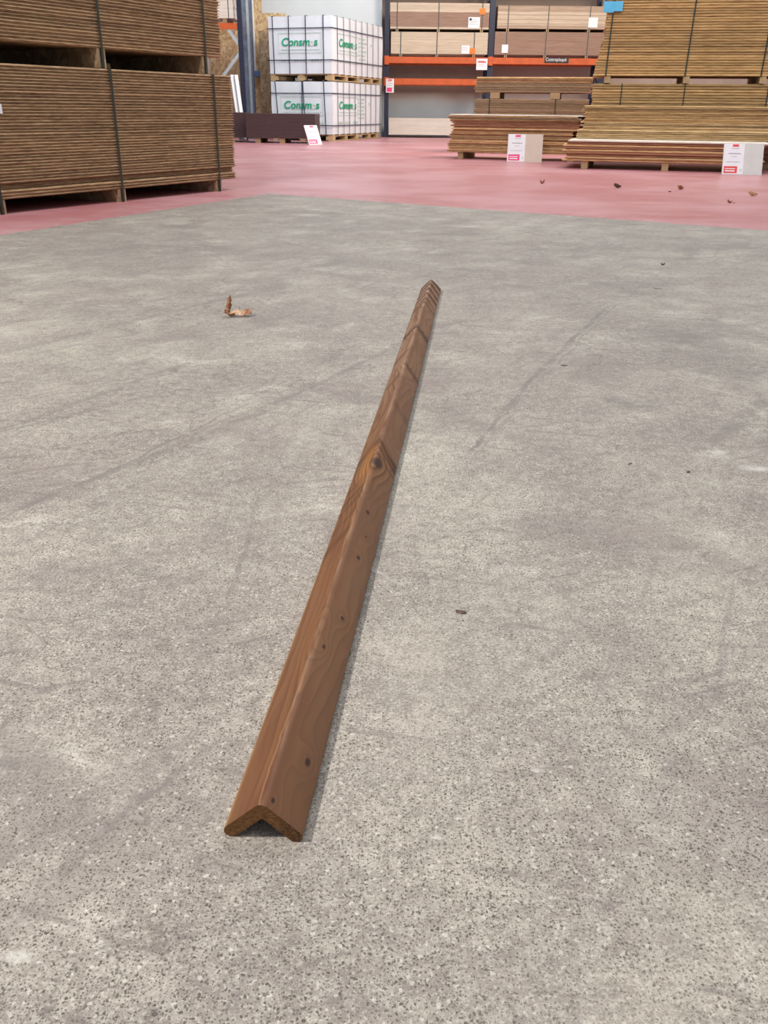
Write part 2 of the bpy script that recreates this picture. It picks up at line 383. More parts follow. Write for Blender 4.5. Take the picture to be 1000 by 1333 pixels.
def board_mesh(name, L, D, t, prof, m, seed, wob):
    key = (round(L, 2), round(D, 2), round(t, 4), len(prof), m.name, seed, wob)
    if key not in _bc:
        bm = board_bm(L, D, t, prof, 16, wob, seed); me = bpy.data.meshes.new(name)
        bmesh.ops.recalc_face_normals(bm, faces=bm.faces); bm.to_mesh(me); bm.free(); me.materials.append(m); _bc[key] = me
    return _bc[key]
def strap_loop(name, x, D, z0, z1, m, parent, wd=.016, off=.003, lean=0):
    bm = bmesh.new(); th = .0025
    def q(a, b):
        pass
    y0, y1 = -off, D+off
    # front, back, top, bottom runs, joined as one closed band
    outer = [(y0, z0), (y1, z0), (y1, z1), (y0, z1)]; inn = [(y0+th, z0+th), (y1-th, z0+th), (y1-th, z1-th), (y0+th, z1-th)]
    V = []
    for (oy, oz), (iy, iz) in zip(outer, inn):
        sh = lean*(oz-z0)
        V.append([bm.verts.new((x+sh-wd/2, oy, oz)), bm.verts.new((x+sh+wd/2, oy, oz)), bm.verts.new((x+sh+wd/2, iy, iz)), bm.verts.new((x+sh-wd/2, iy, iz))])
    for i in range(4):
        a, b = V[i], V[(i+1) % 4]
        for k in range(4): bm.faces.new((a[k], a[(k+1) % 4], b[(k+1) % 4], b[k]))
    return mk(name, bm, m, parent)
def pack(name, label, cat, loc, ang, L, D, H, n, mats, straps=(), bearers=(), bh=.09, bw=.09, prof=FLAT, jit=.004, sm='strap', group=None,
         bm_='timber', wob=.0015, shift=None, twin=False, lean=0, gap=.0006, swd=.016):
    """strapped pack: loc is its front left bottom corner, boards run along local x, depth along local y"""
    root = empty(name, loc, ang, label, cat, group)
    t = (H-bh)/n; rnd = random.Random(len(label)*31+n)
    for i in range(n):
        f = (i+.5)/n; m = mats(f) if callable(mats) else mats
        me = board_mesh('panel', L, D, t-gap, prof, M[m], rnd.randint(0, 4), wob)
        dx, dy = rnd.uniform(-jit, jit)*2, rnd.uniform(0, jit)
        if shift: s_ = shift(i, n); dx += s_[0]; dy += s_[1]
        mk('panel', me, None, root, (dx, dy, bh+i*t))
    for b in bearers:
        bm = bmesh.new()
        if twin: bx(bm, b-bw/2, b-bw*.14, .012, D-.02, 0, bh-.001); bx(bm, b+bw*.12, b+bw/2, .012, D-.02, 0, bh-.001); bx(bm, b-bw*.14, b+bw*.12, .05, D-.05, 0.004, bh-.006)
        else: bx(bm, b-bw/2, b+bw/2, .012, D-.02, 0, bh-.001)
        mk('bearer', bm, M[bm_], root)
    for s_ in straps: strap_loop('strap', s_, D, 0.0 if s_ in bearers else bh-.003, H+.003, M[sm], root, swd, .004, lean)
    return root

# ------------------------------------------------------------ left OSB packs
ang = math.atan2(.872, .49); e = Vector((math.cos(ang), math.sin(ang))); nn = Vector((-e.y, e.x))
Cn = Vector((-1.441, 9.06)); LL = 3.05
o0 = Cn-e*LL
H1 = z_for(Cn.x, Cn.y, 98.5)
def s_low(i, n):
    return (.0, .035) if i in (3, 4) else (0, 0)
sk = [LL-.27, LL-1.52, LL-2.72]
p1 = pack('osb_pack', 'brown OSB board pack standing on the red floor, lower of the left pair', 'board pack', (*o0, 0), ang, LL, 2.5, H1, 42, 'osb_edge',
     sk, sk, .10, .085, TG, .004, twin=True, shift=s_low, wob=.004, swd=.022, bm_='osb_wall_dark')
bm = bmesh.new(); bx(bm, .06, .115, -.006, -.003, H1*.62, H1*.73); 
q = run_to(*o0, .7, ang, 0)
box('tag', q-.08, q+.012, -.006, -.002, z_for(o0.x+e.x*q, o0.y+e.y*q, 148), z_for(o0.x+e.x*q, o0.y+e.y*q, 135), M['white'], p1)['label'] = 'small white label on the board edges'
bm.free()
o1 = o0-e*.04+nn*.03
zt = z_for((Cn-e*.04).x, (Cn-e*.04).y, 76)
bh2 = zt-H1
p2 = pack('osb_pack', 'brown OSB board pack with dark straps, upper of the left pair, top cut off', 'board pack', (*o1, H1+.006), ang+.008, LL, 2.5, .95+bh2, 42, 'osb_edge',
     [s_+.02 for s_ in sk], [s_+.02 for s_ in sk], bh2, .085, TG, .006, twin=True, wob=.004, swd=.022, bm_='osb_wall_dark')
# short offcut blocks wedged in the gap
wb = box('wood_offcut', 0, .12, 0, .3, 0, .055, M['timber'], None, .002, (*(o0+e*(LL-1.28)+nn*.35), H1+.002), (0, 0, ang))
tag(wb, 'short pale timber offcut in the gap between the two left OSB packs', 'wood block')

# ------------------------------------------------------------ left background: rack frame, braces, film-faced packs
rk = empty('rack_frame', (on_y(314, 70, 23.2)[0], 23.2, 0), 0, 'blue perforated rack post with galvanised braces beside the grey column', 'rack')
bm = bmesh.new(); bx(bm, -.055, .055, 0, .07, 0, 6.5); mk('post', bm, M['rack'], rk)
bm = bmesh.new(); bx(bm, -.055-1.1, -1.04, .9, .97, 0, 6.5); mk('post', bm, M['rack'], rk)
def xz(u, v, y=23.2):
    q = on_y(u, v, y); return (q[0]-rk.location.x, 0, q[1])
for (a, b) in (((297, 38), (314, 62)), ((314, 66), (289, 101))):
    p, q = xz(*a), xz(*b); bm = bmesh.new(); bar(bm, (p[0], .02, p[2]), (q[0], .02, q[2]), .02, .07); mk('brace', bm, M['galv'], rk)
bm = bmesh.new(); z1, z2 = xz(303, 38)[2], xz(303, 30)[2]; bx(bm, -2.4, -.06, .0, .05, z1, z2); mk('beam', bm, M['orange'], rk)['label'] = 'orange rack beam'
# wrapped slab pack on that beam
wp = pack('wrapped_pack', 'white wrapped pack on the orange beam at the far left', 'board pack', (rk.location.x-1.75, 23.25, z2+.0), 0, 1.62, 1, .55, 10, 'ven_white', (.8, 1.5), (.3, 1.4), .1, .09, sm='strap_grey', bm_='timber_dark')
# pale profile strips leaning behind the left stack
for k, (u0, u1, v0, v1) in enumerate(((305.5, 300.5, 147, 99), (310.5, 306, 147, 99))):
    a = on_y(u0, v0, 22.95); b = on_y(u1, v1, 22.95)
    bm = bmesh.new(); bar(bm, (0, 0, 0), (b[0]-a[0]-.12, .15, b[1]+.01), .09, .025)
    o = mk('profile_strip', bm, M['white'], None, (a[0]+.12, 22.95, .02)); tag(o, ['white profile strip leaning left, next to the left OSB pack', 'white profile strip leaning left, next to the blue rack post'][k], 'profile strip')
xa, xb = on_y(320, 160, 21.5)[0], on_y(410, 160, 21.45)[0]
hf = z_for(xa, 21.5, 147.5)
pack('film_faced_pack', 'dark maroon film-faced plywood pack on bearers in front of the white packs', 'board pack', (xa, 21.5, 0), -.03, xb-xa, 1.1, hf, 24, 'film', (), (.25, .8, xb-xa-.12), .1, .12, jit=.0015, bm_='timber_dark')
pack('film_faced_pack', 'dark maroon plywood pack half hidden behind the left OSB packs', 'board pack', (xa-1.62, 21.9, 0), 0, 1.56, .95, z_for(xa, 21.9, 146.5), 24, 'film', (), (.3, 1.0), .1, .12, jit=.0015, bm_='timber_dark')

# ------------------------------------------------------------ price boards
def price_board(label, loc, ang, wd, ht, tilt, card, ink, frac=.48):
    root = empty('price_board', loc, ang, label, 'sign')
    R_ = Matrix.Rotation(-tilt, 4, 'X')
    def part(name, x0, x1, z0, z1, m, lift, par, lab=None):
        bm = bmesh.new(); y = -lift
        bx(bm, x0*wd, x1*wd, y-.0008, y if lift else .012, z0*ht, z1*ht, 0, 0, R_)
        o = mk(name, bm, M[m], par)
        if lab: o['label'] = lab
        return o
    b = part('card', 0, 1, 0, 1, card, 0, root)
    s = part('price_sheet', .01, frac, .02, .99, 'white', .001, root, 'white printed sheet')
    part('logo', frac*.42, frac*.72, .89, .965, ink, .0022, s)
    part('price_field', .04, frac*.72, .05, .27, ink, .0022, s, 'coloured price box')
    for i, (a, c, z) in enumerate(((.38, .76, .83), (.24, .84, .66), (.40, .66, .57), (.15, .85, .40), (.82, .95, .12), (.82, .95, .17))):
        part('text_line', frac*a, frac*c, z, z+(.028 if i == 1 else .014), 'grey_ink', .0022, s)
    part('price_digits', .07, frac*.6, .10, .14, 'white', .0034, s); part('price_digits', .07, frac*.62, .18, .205, 'white', .0034, s)
    return root

g = ground(403, 186)
pb = price_board('narrow white price sheet leaning against the right end of the maroon pack', (on_y(403, 186, 20.75)[0], 20.75, .0), .8, .37, .42, .42, 'white', 'pink_ink', .95)

# ------------------------------------------------------------ white wrapped packs
def consmos(label, ang, corner, W, Dp, z0, z1, vs, hs, rs, skew=0):
    """corner = front right bottom corner; local x runs left to right along the front"""
    e = Vector((math.cos(ang), math.sin(ang))); o = Vector(corner)-e*W
    root = empty('wrapped_panel_pack', (o.x, o.y, z0), ang, label, 'board pack')
    H = z1-z0; ph = .15
    bm = bmesh.new()      # pallet: deck boards, blocks, runners
    for x in (0.0, W/2-.06, W-.12): bx(bm, x, x+.12, .02, Dp-.02, ph-.045, ph-.022)
    for k in range(9): y = .02+k*(Dp-.16)/8; bx(bm, 0, W, y, y+.12, ph-.022, ph-.001)
    for x in (0.0, W/2-.06, W-.12): bx(bm, x, x+.12, .02, Dp-.02, 0, .022)
    mk('pallet', bm, M['timber'], root)
    for x in (0.0, W/2-.09, W-.18):
        for y in (.02, Dp*.25, Dp*.5-.08, Dp*.75, Dp-.2):
            box('pallet_block', x, x+.18, y, y+.16, .022, ph-.045, M['timber'], root)
    # wrapped load, slightly soft card
    bm = bmesh.new(); nx, ny, nz = 9, 18, 9; G_ = {}
    def vv(i, j, k):
        if (i, j, k) not in G_:
            x, y, z = W*i/nx, Dp*j/ny, ph+(H-ph)*k/nz
            w_ = noise.noise_vector(Vector((x*2+z0*5, y*2, z*2)))*.014
            inset = .012*math.sin(PI*k/nz)
            if i == nx: x += inset
            if k == nz: z -= abs(w_.z)
            G_[(i, j, k)] = bm.verts.new((x+w_.x, y+w_.y, z+(w_.z if 0 < k < nz else 0)))
        return G_[(i, j, k)]
    for i in range(nx):
        for k in range(nz):
            bm.faces.new((vv(i, 0, k), vv(i+1, 0, k), vv(i+1, 0, k+1), vv(i, 0, k+1))); bm.faces.new((vv(i, ny, k), vv(i, ny, k+1), vv(i+1, ny, k+1), vv(i+1, ny, k)))
    for j in range(ny):
        for k in range(nz):
            bm.faces.new((vv(0, j, k), vv(0, j, k+1), vv(0, j+1, k+1), vv(0, j+1, k))); bm.faces.new((vv(nx, j, k), vv(nx, j+1, k), vv(nx, j+1, k+1), vv(nx, j, k+1)))
        for i in range(nx):
            bm.faces.new((vv(i, j, nz), vv(i+1, j, nz), vv(i+1, j+1, nz), vv(i, j+1, nz))); bm.faces.new((vv(i, j, 0), vv(i, j+1, 0), vv(i+1, j+1, 0), vv(i+1, j, 0)))
    body = mk('card_wrapping', bm, M['wrap'], root)
    t_ = .02; so = .018
    for x, ln in vs:     # straps over the front
        bm = bmesh.new(); bar(bm, (x*W+ln*W, -so, H+.004), (x*W, -so, ph), .006, t_); bar(bm, (x*W+ln*W, -so, H+.006), (x*W+ln*W, Dp+so, H+.006), t_, .006); bar(bm, (x*W+ln*W, Dp+so, H+.006), (x*W, Dp+so, ph), .006, t_)
        mk('strap', bm, M['strap_blue'], root)
    for y in rs:         # straps over the long side
        bm = bmesh.new(); Y = y*Dp
        bx(bm, W+so+.012, W+so+.016, Y-t_/2, Y+t_/2, ph, H+.006); bx(bm, -so, W+so+.016, Y-t_/2, Y+t_/2, H+.004, H+.009); bx(bm, -so-.004, -so, Y-t_/2, Y+t_/2, ph, H+.006)
        mk('strap', bm, M['strap_grey'], root)
    for z in hs:         # straps round the pack
        bm = bmesh.new(); Z = ph+(H-ph)*z; a = so+.004; b = a+.006
        bx(bm, -b, W+b+.014, -b, -a, Z-t_/2, Z+t_/2); bx(bm, -b, W+b+.014, Dp+a, Dp+b, Z-t_/2, Z+t_/2)
        bx(bm, -b, -a, -a, Dp+a, Z-t_/2, Z+t_/2); bx(bm, W+a+.012, W+b+.014, -a, Dp+a, Z-t_/2, Z+t_/2)
        mk('strap', bm, M['strap_blue'], root)
    # printing
    def prt(loc, rot, sc):
        def P_(x, z): 
            v = Matrix.Rotation(rot, 3, 'Z') @ Vector((x*sc, 0, 0)); return (loc[0]+v.x, loc[1]+v.y, loc[2]+z)
        r3 = (PI/2, 0, rot)
        sz = .235; sc_ = sc*1.36
        text_mesh('printed_lettering', 'Consm', sz, M['green_ink'], root, P_(0, 0), r3, .18, .001, .005, sc_)
        text_mesh('printed_lettering', 'o', sz, M['pale_ink'], root, P_(.90, 0), r3, .1, .001, .004, sc_)
        text_mesh('printed_lettering', 's', sz, M['green_ink'], root, P_(1.06, 0), r3, .1, .001, .005, sc_)
        bm = bmesh.new(); Rm = Matrix.Translation(loc) @ Matrix.Rotation(rot, 4, 'Z')
        def r_(x0, x1, z0_, z1_): bx(bm, x0*sc, x1*sc, -.001, .001, z0_, z1_, 0, 0, Rm)
        X0, X1, Z0, Z1 = -.08, 1.30, -.15, .26
        for q in ((X0, X1, Z0, Z0+.012), (X0, X1, Z1, Z1+.012), (X0, X0+.012, Z0, Z1), (X1-.012, X1, Z0, Z1)): r_(*q)
        r_(0, 1.25, -.085, -.07)
        mk('printed_frame', bm, M['faint_ink'], root)
        bm = bmesh.new()
        for x in (0, .09, .2, .42, .5, .62, .72, .98, 1.06, 1.15, 1.26): r_(x, x+.055, -.33, -.28)
        mk('printed_marks', bm, M['faint_ink'], root)
    zt = ph+(H-ph)*.49
    prt((W*.20, -.0155, zt), 0, .80)
    prt((W+.027, Dp*.115, zt), PI/2, .95)
    bm = bmesh.new()
    for k in range(6):
        z = ph+(H-ph)*(.68-k*.075)
        for (a, b) in ((.50, .53), (.56, .565+random.uniform(.05, .12))): bx(bm, W+.026, W+.028, a*Dp, b*Dp, z, z+.03)
    bx(bm, W+.026, W+.028, .74*Dp, .76*Dp, ph+(H-ph)*.58, ph+(H-ph)*.62)
    mk('printed_notes', bm, M['faint_ink'], root)
    return root
ca = -.345
cc0 = Vector((-1.33, 23.1)); en = Vector((-math.sin(ca), math.cos(ca)))
zA = z_for(cc0.x, cc0.y, 106); zB = z_for(cc0.x, cc0.y, 19.5)
lowW = run_to(cc0.x-3*math.cos(ca), cc0.y-3*math.sin(ca), .8, ca, 354); Wc = 3-lowW
DpC = run_to(cc0.x, cc0.y, 1.2, ca+PI/2, 494)
rsx = [.09+.115*k for k in range(8)]
consmos('white green-printed wrapped pack on a pallet on the floor, lower of the two', ca, cc0, Wc, DpC, 0, zA, [(.12, -.05), (.50, .02), (.56, -.03), (.90, -.03)], (.17, .78), rsx)
consmos('white green-printed wrapped pack on a pallet, stacked on the other one', ca-.01, cc0, Wc+.02, DpC*1.03, zA+.014, zB, [(.08, -.01), (.33, 0), (.60, 0), (.88, 0)], (.24, .79), rsx)

# ------------------------------------------------------------ far rack
RY = 27.0
rack = empty('pallet_rack', (0, RY, 0), 0, 'blue and orange pallet rack along the back wall loaded with veneered board packs', 'rack')
xp = [on_y(503.5, 80, RY)[0], on_y(640, 50, RY)[0], on_y(783, 50, RY)[0]+.1]
for i, x in enumerate(xp):
    hw = .075 if i else .06
    for y in (0, 1.08):
        bm = bmesh.new(); bx(bm, x-hw, x+hw, y, y+.08, .012, 5.2); mk('post', bm, M['rack'], rack)
        bm = bmesh.new(); bx(bm, x-hw-.03, x+hw+.03, y-.03, y+.11, 0, .012); mk('foot_plate', bm, M['rack'], rack)
    for z in (.3, 1.1, 1.9, 2.7, 3.5):
        bm = bmesh.new(); bar(bm, (x, .08, z), (x, 1.08, z+.75), .03, .04); mk('brace', bm, M['rack'], rack)
zb1 = z_for(xp[1], RY, 83.5); zt1 = z_for(xp[1], RY, 75); zb0, zt0 = z_for(1.2, RY, 110.5), z_for(1.2, RY, 102.5)
def beams(x0, x1, z0, z1):
    for y in (-.06, 1.1):
        bm = bmesh.new(); bx(bm, x0, x1, y, y+.05, z0, z1, .004); o = mk('beam', bm, M['orange'], rack); o['label'] = 'orange rack beam'
beams(xp[0]-.07, xp[1]-.0, zb1, zt1); beams(xp[1]+.01, xp[2], zb1, zt1); beams(xp[0]-.07, xp[1], zb0, zt0)
beams(xp[0]-.07, xp[1]-.0, 3.95, 4.1); beams(xp[1]+.01, xp[2], 3.95, 4.1)  # level above the view, added to shade the packs below
for x in (xp[0], xp[1]):
    for z in (zb1, zb0):
        if x == xp[1] and z == zb0: continue
        bm = bmesh.new(); bx(bm, x-.06, x+.06, -.075, -.06, z-.04, z+.18, .003); mk('beam_bracket', bm, M['orange'], rack)['label'] = 'orange beam bracket'
bm = bmesh.new()
for k in range(7): bx(bm, xp[0], xp[2], -.02+k*.16, .12+k*.16, 4.1, 4.13)
mk('deck', bm, M['timber_dark'], rack)  # boards out of view, added for their shade
def card(parent, x0, x1, z0, z1, y, m='white', lines=True, name='price_card'):
    o = box(name, x0, x1, y-.002, y, z0, z1, M[m], parent)
    if lines:
        hh = z1-z0; ww = x1-x0
        for k in range(4): box('text_line', x0+ww*.12, x0+ww*(.88 if k % 2 else .7), y-.003, y-.0022, z1-hh*(.22+.15*k), z1-hh*(.18+.15*k), M['grey_ink'], o)
    return o
def onr(u, v): q = on_y(u, v, RY-.1); return q
a, b = onr(620, 91), onr(635, 76.5); k_ = card(rack, a[0], b[0], a[1], b[1], -.08); k_['label'] = 'white card hung on the orange beam by the middle post'
box('header_line', a[0]+.04, b[0]-.04, -.084, -.0822, b[1]-.09, b[1]-.06, M['red_ink'], k_)
a, b = onr(502.5, 120.5), onr(513, 102.5); k_ = card(rack, a[0], b[0], a[1], b[1], -.08); k_['label'] = 'tall white card with red corner on the first post'
box('price_field', a[0]+.02, b[0]-.05, -.084, -.0822, a[1]+.02, a[1]+.12, M['pink_ink'], k_); box('header_line', a[0]+.05, b[0]-.05, -.084, -.0822, b[1]-.05, b[1]-.015, M['red_ink'], k_)
a, b = onr(709, 82), onr(741, 75.5)
pl = box('name_plate', a[0], b[0], -.067, -.061, a[1], b[1], M['black'], rack); pl['label'] = 'black name plate with white lettering on the orange beam'
tx = text_mesh('plate_lettering', 'Contreplaqué',   .118, M['white'], pl, (a[0]+.03, -.0685, a[1]+.05), (PI/2, 0, 0), 0,   .0005, 0, .86)
# packs on the beams
def shelf_pack(label, u0, u1, v0, v1, mats, straps, n=26, y=27.0, dz=None, ang=0, sm='strap_grey', D=1.15):
    xa, za = on_y(u0, v0, y); xb, _ = on_y(u1, v0, y); zt = z_for((xa+xb)/2, y, v1); z0 = za if dz is None else dz
    L = xb-xa
    return pack('plywood_pack', label, 'board pack', (xa, y-.05, z0), ang, L, D, zt-z0, n, mats, [L*s_ for s_ in straps], [L*s_ for s_ in straps], .07, .07, jit=.002, sm=sm, bm_='timber', gap=.0008, swd=.025), (xa, xb, z0, zt, L)
def stick(root, L, H, fx, fz, wd, ht, m, label, lines=False):
    o = card(root, L*fx, L*fx+wd, H*fz, H*fz+ht, -.012, m, lines, 'sticker'); o['label'] = label
dk = zt1+.002
r, (xa, xb, z0, zt, L) = shelf_pack('cream plywood pack resting on the orange beam, left bay of the far rack', 509, 634, 73, 42, lambda f: 'ven_cream', (.10, .475, .86), dz=dk)
stick(r, L, zt-z0, .73, .14, .22, .2, 'white', 'small white sheet', True); stick(r, L, zt-z0, .815, .13, .15, .14, 'orange_tag', 'orange sticker')
zt_l = zt
r, (xa, xb, z0, zt, L) = shelf_pack('pinkish brown plywood pack with a cream top band, upper left in the far rack', 508, 636, 38, 4, lambda f: 'ven_cream' if f > .66 or f < .08 else 'ven_brown', (.07, .49, .93), dz=zt_l+.004)
stick(r, L, zt-z0, .79, .14, .31, .26, 'white', 'white sheet with a dark round mark', True); stick(r, L, zt-z0, .90, .62, .15, .14, 'orange_tag', 'orange sticker')
box('round_mark', L*.79+.03, L*.79+.09, -.018, -.0155, (zt-z0)*.14+.18, (zt-z0)*.14+.235, M['strap_blue'], r)
r, (xa, xb, z0, zt, L) = shelf_pack('pinkish brown plywood pack on the beam with the black name plate', 643, 800, 73, 42, lambda f: 'ven_brown', (.095, .42, .765), dz=dk)
stick(r, L, zt-z0, .06, .18, .17, .2, 'white', 'torn white sheet', False); zt_l = zt
r, (xa, xb, z0, zt, L) = shelf_pack('light tan plywood pack on top in the right bay of the far rack', 647, 800, 38, 8, lambda f: 'ven_tan' if f > .72 or f < .15 else 'ven_cream' if int(f*26) % 5 else 'ven_tan', (.09, .43, .78), dz=zt_l+.004)
stick(r, L, zt-z0, .77, .18, .25, .24, 'white', 'white sheet', False)
shelf_pack('low whitish plywood pack on the floor under the left bay of the far rack', 506, 600, 179, 154, lambda f: 'ven_white', (), 20, 26.95, 0)
r_, _ = None, None
# ------------------------------------------------------------ loose stacks
ORD = ['bottom', 'second', 'third', 'fourth', 'fifth', 'sixth', 'seventh', 'eighth', 'ninth', 'tenth', 'eleventh', 'twelfth', 'thirteenth', 'fourteenth', 'fifteenth', 'sixteenth',
       'seventeenth', 'eighteenth', 'nineteenth', 'twentieth', 'twenty-first', 'twenty-second', 'twenty-third', 'twenty-fourth', 'twenty-fifth', 'twenty-sixth', 'twenty-seventh', 'twenty-eighth']
TONE = {'ply_red': 'reddish plywood', 'ply_tan': 'tan plywood', 'ply_grey': 'grey-brown plywood', 'ply_white': 'white-faced plywood', 'osb_edge_pale': 'brown OSB', 'osb_edge_yellow': 'yellowish OSB', 'osb_edge': 'dark brown OSB', 'timber': 'timber'}
def loose(where, group, x0, y0, z0, ang, D, specs, wob=.003):
    """specs = [(material, thickness, left shift, length, setback)] from the bottom up"""
    z = z0
    for i, (m, t, sx, L, sy) in enumerate(specs):
        top = i == len(specs)-1
        me = board_mesh('board', L, D, t, ROUGH, M[m], i % 5, wob)
        rz = ang+random.uniform(-.006, .006)
        o = mk('plywood_board' if 'ply' in m else 'osb_board', me, None, None, (x0+math.cos(ang)*sx-math.sin(ang)*sy, y0+math.sin(ang)*sx+math.cos(ang)*sy, z), (0, 0, rz))
        tag(o, '%s sheet, %s %s' % (TONE[m], 'top one' if top else ('bottom one' if i == 0 else ORD[i]+' up'), where), 'board', group)
        z += t+.0007
    return z
def skids(x0, y0, ang, xs, D, h, where, inset=.05, wd=.09, z=0):
    for k, s_ in enumerate(xs):
        o = box('support_block', -wd/2, wd/2, 0, D, 0, h, M['timber'], None, .003, (x0+math.cos(ang)*s_-math.sin(ang)*inset, y0+math.sin(ang)*s_+math.cos(ang)*inset, z), (0, 0, ang))
        tag(o, '%s timber bearer %s' % (['left', 'middle', 'right', 'far right'][k if len(xs) > 2 or k == 0 else 2], where), 'bearer', 'bearers '+where)

R = random.Random(4)
# middle stack (front)
mx, my, ma = .955, 15.45, -.36
skids(mx, my, ma, (.22, 1.15, 2.0), .74, .099, 'under the middle front stack')
zt_m = z_for(mx, my, 148)
rows = []
nb = 25; tt = (zt_m-.1)/nb-.0007
for i in range(nb):
    f = i/nb
    if i == nb-1: rows.append(('ply_white', tt*.8, .03, 2.18, 0)); continue
    m = 'ply_tan' if f < .42 else R.choice(['ply_tan', 'ply_red']) if f < .62 else 'ply_red' if f < .84 else R.choice(['ply_tan', 'ply_red', 'ply_grey'])
    if i in (15, ): rows.append(('ply_tan', tt, .07, 2.30, -.02)); continue
    ln = 1.92+R.uniform(0, .1)+(.12 if f > .62 else 0)
    rows.append((m, tt, R.choice([0, .01, .03, .06])+(.03 if .45 < f < .8 else 0), ln, R.uniform(0, .02)+(.02 if .62 < f < .84 else 0)))
loose('of the middle front stack', 'loose boards in the middle front stack', mx, my, .1, ma, .78, rows)
g = ground(659.5, 210.5)
price_board('beige price board leaning on the middle front stack', (g[0], g[1]-.02, 0), -.13, .53, .41, .30, 'sign_card', 'pink_ink', .50)
# middle stack (rear): two tied bundles
bx0, by0, ba = None, 17.6, -.2
bx0 = on_y(618, 130, by0)[0]
Lr = run_to(bx0, by0, .8, ba, 768)
z_low = z_for(bx0, by0, 128.5); z_m = z_for(bx0, by0, 120.5); z_hi = z_for(bx0, by0, 100.5)
nlow = 36
pack('plywood_pack', 'weathered plywood pack behind the middle front stack, under the small upper bundle', 'board pack', (bx0, by0, 0), ba, Lr-.03, 1.1, z_low, nlow, lambda f: 'ply_grey', (.27, Lr-.6), (.27, Lr-.6), .1, .1, ROUGH, .008, wob=.003)
rt = pack('plywood_pack', 'small weathered plywood bundle on blocks, topmost in the middle of the hall', 'board pack', (bx0, by0, z_low+.006), ba, Lr, 1.1, z_hi-z_low, 11, lambda f: 'ply_grey' if f < .6 else 'ply_tan', (), (.36, Lr-.62), z_m-z_low, .17, ROUGH, .012, wob=.003)

# right stacks
rx, ry, ra = 2.43, 13.0, -.285
skids(rx, ry, ra, (.26, 1.32, 2.25), 1.1, .099, 'under the right front stack')
zr = z_for(rx+.05, ry, 181.0)
nb = 9; tt = (zr-.1)/nb-.0007
rows = [(R.choice(['ply_red', 'ply_red', 'ply_tan']), tt, R.choice([-.05, 0, .02]), 2.5+R.uniform(-.03, .03), R.uniform(0, .02)) for i in range(nb-1)]+[('ply_white', tt*.9, .02, 2.55, -.01)]
zz_ = loose('of the right front stack', 'loose plywood boards in the right front stack', rx, ry, .1, ra, 1.25, rows)
def step_stack(u0, vb, vt, nb, setb, mats, where, group, z0, L=2.6, jit=.03):
    """stack set back on top of the lower one"""
    bx_, by_ = rx-math.sin(ra)*setb, ry+math.cos(ra)*setb
    s0 = run_to(bx_, by_, z0, ra, u0)
    if proj(bx_, by_, z0)[0] > u0: s0 = -run_to(bx_-3*math.cos(ra), by_-3*math.sin(ra), z0, ra, 9999)*0
    x_, y_ = bx_+math.cos(ra)*s0, by_+math.sin(ra)*s0
    zt_ = z_for(x_, y_, vt); t = (zt_-z0)/nb-.0007
    rows = [(R.choice(mats), t, R.uniform(-jit, jit), L+R.uniform(-.05, .05), R.uniform(0, .03)) for _ in range(nb)]
    return loose(where, group, x_, y_, z0, ra, 1.0, rows)
z2_ = step_stack(750, 178, 168, 5, .42, ['osb_edge_yellow'], 'of the low yellowish layer, right stack', 'yellowish OSB boards low in the right stack', zz_, 2.6, .006)
z3_ = step_stack(758, 165, 137, 15, .47, ['osb_edge_yellow', 'osb_edge_yellow', 'osb_edge_pale'], 'of the loose OSB layer, right stack', 'loose OSB boards in the right stack', z2_, 2.7, .035)
# tied packs behind
px_, py_, pa = None, 14.8, -.2
px_ = on_y(773, 108, py_)[0]
zq1 = z_for(px_, py_, 108.5); zq0 = z_for(px_, py_, 99.5)
pack('osb_pack', 'golden brown OSB pack, lower one at the right behind the loose boards', 'board pack', (px_, py_, 0), pa, 3.4, 1.1, zq1, 26, 'osb_edge_pale', (.42, 1.33, 2.5), (.16, 1.33, 2.4), .1, .1, ROUGH, .006, wob=.003)
def s_up(i, n):
    f = i/n
    return (.13*min(1, f*2.2)-.03 if f < .45 else .10, 0)
rt = pack('osb_pack', 'golden brown OSB pack with a light blue tag, above the right loose boards', 'board pack', (px_, py_-.02, zq1+.006), pa, 3.4, 1.15, 1.32, 35, 'osb_edge_pale', (.16, 1.30, 2.36), (.19, 1.33, 2.4), zq0-zq1, .09, ROUGH, .009, shift=s_up, wob=.004, lean=.02, swd=.02)
za_, zb_ = z_for(px_+.2, py_, 17.5), z_for(px_+.2, py_, 3)
u_ = run_to(px_, py_, za_, pa, 785)
bm = bmesh.new(); bx(bm, u_, u_+.15, -.02, -.014, za_-zq1, zb_-zq1)
v = bm.verts[:] if hasattr(bm.verts, '__getitem__') else list(bm.verts)
bx(bm, u_+.15, u_+.27, -.024, -.018, za_-zq1+.015, zb_-zq1)
mk('tag', bm, M['blue_tag'], rt)['label'] = 'light blue tag stapled to the board edges'
g = ground(938.5, 227)
price_board('grey and white price board leaning on the right front stack', (g[0], g[1]-.03, 0), -.12, .49, .385, .32, 'sign_grey', 'red_ink', .52)
# short stack cut by the right edge of the photo
gx, gy = ground(992, 222)
skids(gx+.02, gy+.25, -.3, (.1, .8), .8, .08, 'under the small pile at the right edge', 0)
loose('of the small pile at the right edge', 'boards in the small pile at the right edge', gx+.03, gy+.22, .081, -.3, .85, [(R.choice(['ply_red', 'ply_grey']), .022, R.uniform(-.03, .03), 1.1, R.uniform(0, .02)) for _ in range(9)])

